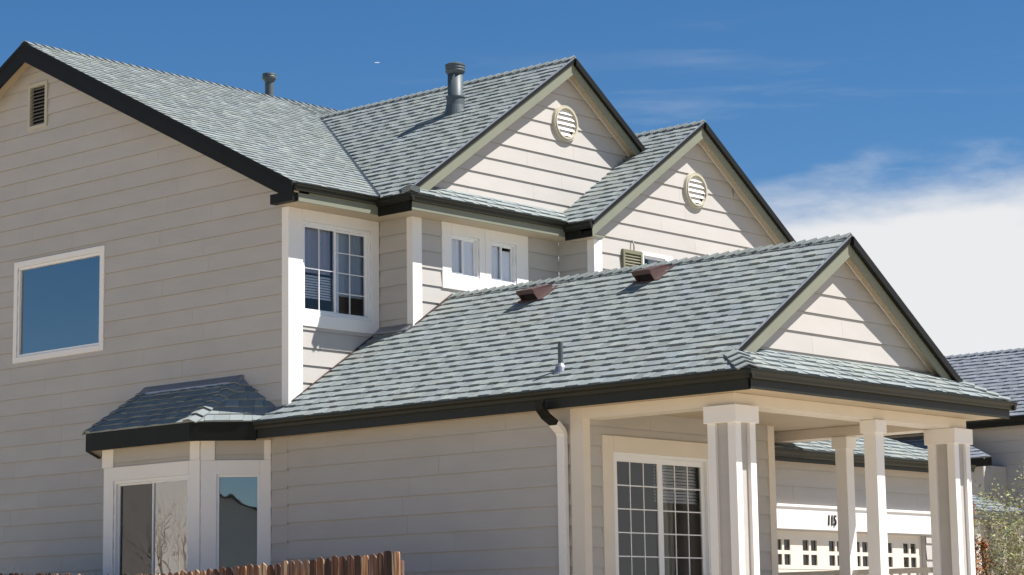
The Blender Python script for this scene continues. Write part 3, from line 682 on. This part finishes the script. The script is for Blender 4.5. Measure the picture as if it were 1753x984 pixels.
m = MB(); m.hexa([(-.13, 1.02, tz - .075), (-.13, 3.47, tz - .075), (-.025, 3.47, tz - .01), (-.025, 1.02, tz - .01)], [(-.13, 1.02, tz - .045), (-.13, 3.47, tz - .045), (-.025, 3.47, tz + .06), (-.025, 1.02, tz + .06)]); m.build('flashing', 'flash', bayr)
def fas(a, b, z0, z1, material, name='fascia', t=.03):
    a, b = V(a), V(b); d = (b - a).normalized(); n = V((d.y, -d.x, 0)); m = MB()
    m.prism([(a.x, a.y, z0), (b.x, b.y, z0), (b.x, b.y, z1), (a.x, a.y, z1)], n * t); return m.build(name, material, H)
fas(EL, EC, -.55, bz - .005, 'dark', t=-.03); fas(EC, ER, -.55, bz - .005, 'dark', t=-.03); fas(ELL, EL, -.55, bz - .005, 'dark', t=-.03)
m = MB(); m.prism([(EL.x + .03, EL.y, -.52), (EC.x + .03, EC.y + .02, -.52), (ER.x + .02, ER.y + .03, -.52), (-.02, .36, -.52), (-.02, 4.63, -.52)], (0, 0, .02)); m.build('soffit', 'soffit', H)
# step flashing where the lower roof meets the upper walls
m = MB(); m.hexa([(.03, -.040, .03), (X1, -.040, X1 * LS + .01), (X1, -.032, X1 * LS + .01), (.03, -.032, .03)], [(.03, -.040, .065), (X1, -.040, X1 * LS + .045), (X1, -.032, X1 * LS + .045), (.03, -.032, .065)]); m.build('flashing', 'copper', lowA)
m = MB(); m.hexa([(X1, W2Y - .038, X1 * LS + .01), (LX, W2Y - .038, LZ + .01), (LX, W2Y - .028, LZ + .01), (X1, W2Y - .028, X1 * LS + .01)], [(X1, W2Y - .038, X1 * LS + .05), (LX, W2Y - .038, LZ + .05), (LX, W2Y - .028, LZ + .05), (X1, W2Y - .028, X1 * LS + .05)]); m.build('flashing', 'copper', lowA)
m = MB(); m.hexa([(X1 - .16, W2Y, X1 * LS - .07), (X1 - .16, -.03, X1 * LS - .07), (X1 - .026, -.03, X1 * LS + .01), (X1 - .026, W2Y, X1 * LS + .01)], [(X1 - .16, W2Y, X1 * LS - .045), (X1 - .16, -.03, X1 * LS - .045), (X1 - .026, -.03, X1 * LS + .06), (X1 - .026, W2Y, X1 * LS + .06)]); m.build('flashing', 'flash', lowA)

# ---- roof penetrations
def lathe(prof, loc, n=28):
    m = MB(); rings = []
    for r, z in prof:
        rings.append(len(m.v)); m.v += [(loc[0] + r * math.cos(2 * math.pi * k / n), loc[1] + r * math.sin(2 * math.pi * k / n), loc[2] + z) for k in range(n)]
    for a, b in zip(rings, rings[1:]):
        for k in range(n): m.f.append((a + k, a + (k + 1) % n, b + (k + 1) % n, b + k)); m.tone.append(.5); m.tint.append(.5)
    m.f.append(tuple(rings[-1] + k for k in range(n))); m.tone.append(.5); m.tint.append(.5); return m
P1 = (4.524, .654, 5.47)
fl = lathe([(.135, -.15), (.135, .80)], P1).build('flue_pipe', 'pipe', H, smooth=False)
fl.data.polygons.foreach_set('use_smooth', [len(p.vertices) == 4 for p in fl.data.polygons])
lathe([(.22, -.14), (.165, .10), (.155, .22), (.172, .235), (.172, .255), (.137, .262)], P1).build('flashing_collar', 'pipe', fl)
lathe([(.137, .66), (.172, .70), (.176, .72), (.168, .73), (.168, .745), (.176, .755), (.176, .77), (.168, .78), (.168, .795), (.178, .805), (.178, .83), (.13, .855), (.05, .868), (.01, .87)], P1).build('cap', 'pipe', fl)
P2 = (6.07, 7.2, 6.45)
fl = lathe([(.088, -.1), (.088, 1.06)], P2).build('flue_pipe', 'pipe', H); lathe([(.09, .96), (.14, 1.03), (.145, 1.07), (.135, 1.09), (.145, 1.10), (.14, 1.13), (.06, 1.15), (.01, 1.155)], P2).build('cap', 'pipe', fl)
P3 = (.084, -5.45, .055)
fl = lathe([(.036, -.1), (.036, .40), (.030, .40), (.030, .2)], P3, 16).build('vent_pipe', 'pipe', H)
lathe([(.16, -.11), (.10, -.03), (.075, .05), (.05, .085), (.038, .10)], P3, 20).build('flashing_collar', 'flash', fl)
tdv = V((1, 0, LS)).normalized(); nv = V((-LS, 0, 1)).normalized()
def box_vent(x, y):
    o = V((x, y, x * LS)); P = lambda t, s, h: o + tdv * t + V((0, s, 0)) + nv * h
    m = MB(); w = .165
    m.hexa([P(-.05, -w, .20), P(-.05, w, .20), P(.42, w, .05), P(.42, -w, .05)], [P(-.05, -w, .225), P(-.05, w, .225), P(.42, w, .075), P(.42, -w, .075)])
    for sg in (-1, 1):
        s0, s1 = (w - .015) * sg, w * sg
        m.hexa([P(.0, s0, .0), P(.0, s1, .0), P(.4, s1, .0), P(.4, s0, .0)], [P(-.05, s0, .20), P(-.05, s1, .20), P(.42, s1, .06), P(.42, s0, .06)])
    m.hexa([P(-.05, -w, .15), P(-.05, w, .15), P(-.03, w, .15), P(-.03, -w, .15)], [P(-.05, -w, .20), P(-.05, w, .20), P(-.03, w, .20), P(-.03, -w, .20)])
    v = m.build('box_vent', 'brown', H)
    m = MB(); m.hexa([P(.03, -w + .01, .0), P(.03, w - .01, .0), P(.06, w - .01, .0), P(.06, -w + .01, .0)], [P(.03, -w + .01, .18), P(.03, w - .01, .18), P(.06, w - .01, .18), P(.06, -w + .01, .18)]); m.build('opening', 'black', v)
    m = MB(); m.hexa([P(-.02, -w - .08, .0), P(-.02, w + .08, .0), P(.46, w + .08, .0), P(.46, -w - .08, .0)], [P(-.02, -w - .08, .03), P(-.02, w + .08, .03), P(.46, w + .08, .022), P(.46, -w - .08, .022)]); m.build('flange', 'brown', v)
box_vent(2.27, -3.0); box_vent(2.35, -5.21)

# ---- downspout
m = MB(); yd = -5.585
def seg(mb, pts, w=.135, d=.08):
    pts = [V(p) for p in pts]
    rings = []
    for i, p in enumerate(pts):
        dd = (pts[min(i + 1, len(pts) - 1)] - pts[max(i - 1, 0)]).normalized(); a = V((0, 1, 0)); b = dd.cross(a).normalized()
        rings.append([p + a * w / 2 + b * d / 2, p - a * w / 2 + b * d / 2, p - a * w / 2 - b * d / 2, p + a * w / 2 - b * d / 2])
    for r0, r1 in zip(rings, rings[1:]): mb.hexa(r0, r1)
seg(m, [(-.07, yd, -.82), (-.07, yd, -4.4)]); ds = m.build('downspout', 'white', H, bevel=.006)
m = MB(); seg(m, [(-.24, yd, -.70), (-.10, yd, -.80), (-.07, yd, -.86)], .145, .09); m.build('elbow', 'white', ds, bevel=.008)
m = MB(); seg(m, [(-.52, yd, -.42), (-.51, yd, -.52), (-.40, yd, -.62), (-.22, yd, -.71)]); m.build('elbow', 'dark', ds, bevel=.008)

# ---- garage wing
GY = -5.0; frG = Frame((0, GY, 0), (1, 0, 0), (0, -1, 0)); gop = (4.90, 10.10, -4.4, -1.99)
sided_wall(H, frG, lambda z: (4.55, 10.7), GROUND, -.85, [gop], seed=16)
m = MB(); m.box(10.6, 10.7, GY + .1, W3Y - .03, GROUND, -.85); m.build('wall', 'siding', H)
gs = .46; ge = -.745
gar = roof_face(H, [(4.45, -5.36, ge), (11.05, -5.36, ge), (7.30, W3Y - .05, ge + gs * 3.754), (4.45, W3Y - .05, ge + gs * 3.754)], 61)
roof_face(H, [(11.05, -5.36, ge), (11.05, W3Y - .05, ge), (7.30, W3Y - .05, ge + gs * 3.754)], 62)
bx('fascia', 4.5, 11.05, -5.36, -5.335, ge - .20, ge - .03, 'gutter', H); bx('fascia', 11.025, 11.05, -5.33, W3Y - .1, ge - .20, ge - .03, 'gutter', H)
gutter(H, (4.5, -5.36, ge - .02), (11.13, -5.36, ge - .02), (0, -1, 0)); bx('soffit', 4.55, 11.0, -5.33, GY - .001, ge - .17, ge - .15, 'soffit', H)
m = MB(); frG.box(m, 4.56, 10.45, -1.965, -1.615, .0, .05); hb = m.build('header_board', 'white', H, bevel=.004)
m = MB(); frG.box(m, 4.56, 10.45, -1.615, -1.575, .0, .075); m.build('drip_cap', 'white', hb)
fc = bpy.data.curves.new('digits', 'FONT'); fc.body = '115'; fc.size = .225; fc.extrude = .008; fc.shear = .12; fc.space_character = 1.0; fc.offset = .004
to = bpy.data.objects.new('tmp', fc); COL.objects.link(to); bpy.context.view_layer.update()
dm = bpy.data.meshes.new_from_object(to.evaluated_get(bpy.context.evaluated_depsgraph_get())); bpy.data.objects.remove(to)
dm.materials.clear(); dm.materials.append(M['digit'])
do = link('house_number', dm, H); do.matrix_parent_inverse = Matrix(); do.parent = hb; do.rotation_euler = (R(90), 0, 0); do.location = (7.06, GY - .062, -1.885); do.scale = (.78, 1.05, 1)
pw = .7429
doorp = MB(); frG.box(doorp, 4.9, 10.1, -4.4, -1.99, -.16, -.12); gd = doorp.build('garage_door', 'white', H)
for r_ in range(4):
    z1 = -1.99 - r_ * .6025; z0 = z1 - .598
    if r_ > 0:
        m = MB(); frG.box(m, 4.9, 10.1, z0, z1, -.12, -.09); dp = m.build('door_panel', 'cream', gd, bevel=.004)
        for k in range(7):
            c = 4.90 + pw * (k + .5); m = MB(); frG.box(m, c - .28, c + .28, z0 + .12, z1 - .12, -.089, -.075); m.build('raised_panel', 'cream', dp, bevel=.008)
    else:
        m = MB(); ops = []
        zc = -2.325
        for k in range(7):
            c = 4.90 + pw * (k + .5)
            for sx in (-1, 1):
                for sz in (-1, 1): ops.append((c + sx * .115 - .085, c + sx * .115 + .085, zc + sz * .115 - .085, zc + sz * .115 + .085))
        bz_ = sorted({z0, z1})
        for za, zb, sp in strips(lambda z: (4.9, 10.1), z0, z1, ops):
            for (p0, p1, q0, q1) in sp: frG.box(m, p0, p1, za, zb, -.12, -.085)
        dp = m.build('door_panel', 'cream', gd)
        for (o0, o1, q0, q1) in ops:
            m = MB(); m.face([frG.p(o0, q0, -.112), frG.p(o1, q0, -.112), frG.p(o1, q1, -.112), frG.p(o0, q1, -.112)]); m.build('window_pane', 'darkglass', dp)

# ================================================================== fence
F = thing('wooden_fence', (-2.5, .0, -4.9), 'weathered brown picket fence with dark and orange boards below the bay window', 'fence')
def ftop(y):
    pts = [(7, -2.46), (3.9, -2.49), (.6, -2.60), (-.15, -2.60), (-4.9, -2.44)]
    for (ya, za), (yb, zb) in zip(pts, pts[1:]):
        if yb <= y <= ya: return za + (zb - za) * (ya - y) / (ya - yb)
    return -2.46
rnd = random.Random(5); pms = []
for q in range(6):
    m = MB(); w = .128; h = 2.3; e = rnd.uniform(.02, .045); n_ = rnd.uniform(-.01, .01)
    pr = [(0, 0, -h), (0, w, -h), (0, w, -e * 1.2), (0, w - e * .5, -e * .35 + n_), (0, w * .5, n_ * .5), (0, e * .5, -e * .35 - n_), (0, 0, -e * 1.2)]
    m.prism(pr, (-.018, 0, 0)); pms.append(m.mesh('picket', 'picket'))
y = -4.86; i = 0
while y < 6.6:
    p = link('picket', rnd.choice(pms), F); p.location = (-2.5 + rnd.uniform(-.006, .006), y, ftop(y + .06) + rnd.uniform(-.018, .018)); p.rotation_euler = (rnd.uniform(-.012, .012), rnd.uniform(-.01, .01), rnd.uniform(-.08, .08)); y += .142; i += 1
for dz in (.3, 1.1, 1.95):
    m = MB()
    ys = [-4.86 + k * 1.63 for k in range(8)]
    for a, b in zip(ys, ys[1:]): m.hexa([(-2.46, a, ftop(a) - dz - .09), (-2.495, a, ftop(a) - dz - .09), (-2.495, b, ftop(b) - dz - .09), (-2.46, b, ftop(b) - dz - .09)], [(-2.46, a, ftop(a) - dz), (-2.495, a, ftop(a) - dz), (-2.495, b, ftop(b) - dz), (-2.46, b, ftop(b) - dz)])
    m.build('rail', 'picket', F)
for yy in (-4.8, -2.4, 0, 2.4, 4.8): bx('post', -2.45, -2.36, yy, yy + .09, -5.2, ftop(yy) - .12, 'picket', F)

# ================================================================== bare shrub by the side wall, left edge
S = thing('bare_shrub', (-1.6, 5.2, -4.5), 'leafless pale twiggy shrub at the left edge against the siding', 'shrub')
def twigs(parent, base, n, h, spread, seed, material, r0=.02, name='branch', maxlv=3, lean=(0, 0)):
    rnd = random.Random(seed); m = MB(); tips = []
    def grow(p, d, L, r, lv):
        pts = [p]; q = p; rs = [r]
        for k in range(4):
            d = (d + V((rnd.uniform(-.3, .3), rnd.uniform(-.3, .3), rnd.uniform(-.08, .22)))).normalized(); q = q + d * L / 4; pts.append(q); rs.append(r * (1 - .17 * (k + 1)))
            if lv < maxlv and k >= 1:
                for _ in range(2 if lv < 2 else 1): grow(q, (d + V((rnd.uniform(-1, 1), rnd.uniform(-1, 1), rnd.uniform(-.2, .7)))).normalized(), L * rnd.uniform(.4, .62), rs[-1] * .65, lv + 1)
        m.tube(pts, rs, 5); tips.append(q); tips.extend(pts[2:])
    for i in range(n):
        a = rnd.uniform(0, 6.283); grow(V(base) + V((rnd.uniform(-.1, .1), rnd.uniform(-.1, .1), 0)), V((math.cos(a) * spread + lean[0], math.sin(a) * spread + lean[1], 1)).normalized(), h * rnd.uniform(.7, 1), r0, 0)
    m.build(name, material, parent); return tips
twigs(S, (-1.6, 4.95, -4.5), 5, 1.75, .32, 11, 'pale_bark', .022)

# ================================================================== neighbour house on the right
NH = thing('neighbouring_house', (29, 4, -4.6), 'neighbouring grey house with a blue-grey shingled roof behind the porch', 'house')
nx0, nz0, nxr, nzr = 26.0, 1.56, 29.0, 3.58
nr = roof_face(NH, [(nx0, 16, nz0), (nx0, -9, nz0), (nxr, -9, nzr), (nxr, 16, nzr)], 71, material='nshingle')
roof_face(NH, [(2 * nxr - nx0, -9, nz0), (2 * nxr - nx0, 16, nz0), (nxr, 16, nzr), (nxr, -9, nzr)], 72, material='nshingle')
caps(nr, (nxr, -9, nzr), (nxr, 16, nzr), dn_(-1, .67), dn_(1, .67), 73, step=.25, length=.3, material='nshingle')
bx('fascia', nx0, nx0 + .03, -9, 16, nz0 - .24, nz0 - .03, 'dark', NH); gutter(NH, (nx0, 16, nz0 - .02), (nx0, -9, nz0 - .02), (-1, 0, 0), material='dark')
bx('soffit', nx0 + .03, nx0 + .5, -8.9, 15.9, nz0 - .22, nz0 - .2, 'soffit', NH)
m = MB(); m.prism([(26.45, -8.6, -4.8), (31.55, -8.6, -4.8), (31.55, -8.6, nz0 - .05), (29, -8.6, nzr - .15), (26.45, -8.6, nz0 - .05)], (0, 24.2, 0)); m.build('wall', 'nwall', NH)
for i in range(20): 
    if -4.7 + i * .3 < nz0 - .5: bx('siding_board', 26.425, 26.449, -8.6, 15.6, -4.7 + i * .3, -4.7 + i * .3 + .294, 'nwall', NH, 0)
# shaded lean-to roof against that wall
lt = roof_face(NH, [(25.0, 9, .52), (25.0, 2.2, .52), (26.4, 4.2, 1.28), (26.4, 9, 1.28)], 74, material='nshingle'); bx('fascia', 25.0, 25.03, 2.2, 9, .30, .50, 'dark', NH)
m = MB(); m.box(25.3, 26.4, 2.6, 9, -4.8, .35); m.build('wall', 'nwall', NH)
# low sunlit wing with white posts
lw = roof_face(NH, [(18.6, 0, -1.02), (22.9, 0, -1.02), (21.3, 1.6, -.30), (18.6, 1.6, -.30)], 75, material='nshingle')
roof_face(NH, [(22.9, 0, -1.02), (22.9, 3.2, -1.02), (21.3, 1.6, -.30)], 76, material='nshingle')
bx('fascia', 18.6, 22.9, 0, .03, -1.22, -1.04, 'flash', NH); gutter(NH, (18.6, 0, -1.04), (22.95, 0, -1.04), (0, -1, 0), material='flash')
m = MB(); m.box(18.8, 22.6, .55, 3.0, -4.8, -1.15); m.build('wall', 'nwall', NH)
for xx in (19.4, 20.6, 21.75, 22.5): bx('post', xx, xx + .2, .15, .35, -4.8, -1.2, 'white', NH)
for xx in (19.8, 21.0):
    wn_ = bx('window', xx, xx + .7, .52, .548, -3.4, -1.6, 'vinyl', NH); bx('pane', xx + .06, xx + .64, .505, .518, -3.34, -1.66, 'black', wn_, 0)

# ================================================================== houses and a tree across the yards (seen only as reflections in the bay)
def far_house(loc, rz, w, d, h, rise, label, paint='nwall'):
    t = thing('distant_house', loc, label, 'house'); Q = Matrix.Translation(V(loc)) @ Matrix.Rotation(rz, 4, 'Z'); T = lambda x, y, z: Q @ V((x, y, z))
    m = MB(); m.prism([T(-w / 2, -d / 2, 0), T(w / 2, -d / 2, 0), T(w / 2, -d / 2, h), T(0, -d / 2, h + rise), T(-w / 2, -d / 2, h)], T(0, d, 0) - T(0, 0, 0)); m.build('wall', paint, t)
    k = rise / (w / 2); ov = .5
    roof_face(t, [T(-w / 2 - ov, -d / 2 - ov, h - ov * k + .1), T(-w / 2 - ov, d / 2 + ov, h - ov * k + .1), T(0, d / 2 + ov, h + rise + .1), T(0, -d / 2 - ov, h + rise + .1)], 81, material='nshingle', expo=.4, wid=(.5, .9))
    roof_face(t, [T(w / 2 + ov, d / 2 + ov, h - ov * k + .1), T(w / 2 + ov, -d / 2 - ov, h - ov * k + .1), T(0, -d / 2 - ov, h + rise + .1), T(0, d / 2 + ov, h + rise + .1)], 82, material='nshingle', expo=.4, wid=(.5, .9))
    for i, xx in enumerate((-w / 4, w / 4)):
        for zz in (1.0, 3.9):
            m = MB(); y0 = -d / 2 - .05; m.prism([T(xx - .7, y0, zz), T(xx + .7, y0, zz), T(xx + .7, y0, zz + 1.5), T(xx - .7, y0, zz + 1.5)], T(0, .045, 0) - T(0, 0, 0)); wf = m.build('window', 'vinyl', t)
            m = MB(); y0 = -d / 2 - .06; m.face([T(xx - .6, y0, zz + .1), T(xx + .6, y0, zz + .1), T(xx + .6, y0, zz + 1.4), T(xx - .6, y0, zz + 1.4)]); m.build('pane', 'glass', wf)
    return t
far_house((-31, 39, -4.6), R(50), 13, 12, 5.6, 3.0, 'grey gabled house mirrored in the wide bay window')
far_house((-47, -39, -5.6), R(138), 14, 10, 4.9, 3.0, 'gabled house mirrored as a dark roofline in the narrow bay window', 'bluegrey')
TR_ = thing('bare_tree', (-9, 12.0, -4.6), 'bare pale tree mirrored in the wide bay window', 'tree')
m = MB(); m.tube([(-9, 12.0, -4.7), (-8.95, 11.95, -3.6), (-9.05, 12.05, -2.8)], [.13, .1, .08], 10); m.build('trunk', 'pale_bark', TR_)
twigs(TR_, (-9.05, 12.05, -2.9), 6, 2.0, .55, 77, 'pale_bark', .045, name='crown')

# ================================================================== bushes at the right edge
def bush(loc, h, label, seed, n, spread, leafn, mats, leaf=.06, lean=(0, 0), maxlv=3, jit=.07):
    t = thing('bush', loc, label, 'bush', None); tips = twigs(t, loc, n, h, spread, seed, 'bark', .022, lean=lean, maxlv=maxlv); rnd = random.Random(seed + 1)
    hubs = [rnd.randrange(len(tips) - 1) for _ in range(max(60, len(tips) // 5))]
    for mt, share in mats:
        m = MB()
        for k in range(int(leafn * share)):
            q_ = rnd.choice(hubs); c0_, c1_ = tips[q_], tips[q_ + 1]; c = (c0_.lerp(c1_, rnd.random()) if (c0_ - c1_).length < 1.2 else c0_) + V((rnd.gauss(0, jit), rnd.gauss(0, jit), rnd.gauss(0, jit))); a = V((rnd.uniform(-1, 1), rnd.uniform(-1, 1), rnd.uniform(-1, 1))).normalized(); b = a.orthogonal().normalized(); L = leaf * rnd.uniform(.6, 1.4)
            m.face([c, c + a * L * .5 + b * L * .28, c + a * L, c + a * L * .5 - b * L * .28], rnd.random())
        m.build('foliage', mt, t, recalc=False, kind='stuff')
    return t
bush((12.35, -5.1, -4.7), 2.25, 'sparse olive-leaved bush beside the right porch column', 31, 12, .26, 4200, (('leaf', .75), ('leafdark', .25)))
bush((13.6, -4.9, -4.7), 2.55, 'taller twiggy yellow-green bush cut by the right edge of the picture', 37, 12, .26, 4200, (('leaf', .85), ('leafdark', .15)))
bush((11.12, -5.75, -4.8), 3.5, 'narrow upright bush with rust-brown leaves in front of the olive bush', 41, 3, .03, 2200, (('rust', 1.0),), .06, maxlv=0, jit=.05)

# ================================================================== far airliner
dirp = (fw + rr * ((645 - 876.5) / 3851.07) + dn * ((107 - 492) / 3851.07)).normalized()
ap = CAM + dirp * 9000
A = thing('airliner', ap, 'tiny white airliner high in the blue sky above the roof valley', 'aircraft')
ax = rr; up_ = V((0, 0, 1))
m = MB(); m.tube([ap - ax * 9, ap - ax * 7, ap, ap + ax * 7, ap + ax * 10], [.3, 1.3, 1.5, 1.4, .3], 10); m.build('fuselage', 'vinyl', A)
sdv = ax.cross(up_).normalized()
for sg in (-1, 1):
    m = MB(); m.prism([ap - ax * 1, ap + ax * 2.5, ap + ax * 4 + sdv * sg * 9, ap + ax * 2.8 + sdv * sg * 9], up_ * .4); m.build('wing', 'vinyl', A)
m = MB(); m.prism([ap + ax * 7, ap + ax * 10, ap + ax * 11 + up_ * 3, ap + ax * 9.6 + up_ * 3], sdv * .3); m.build('tail_fin', 'vinyl', A)
print('siding boards', NB[0], 'objects', len(bpy.data.objects))
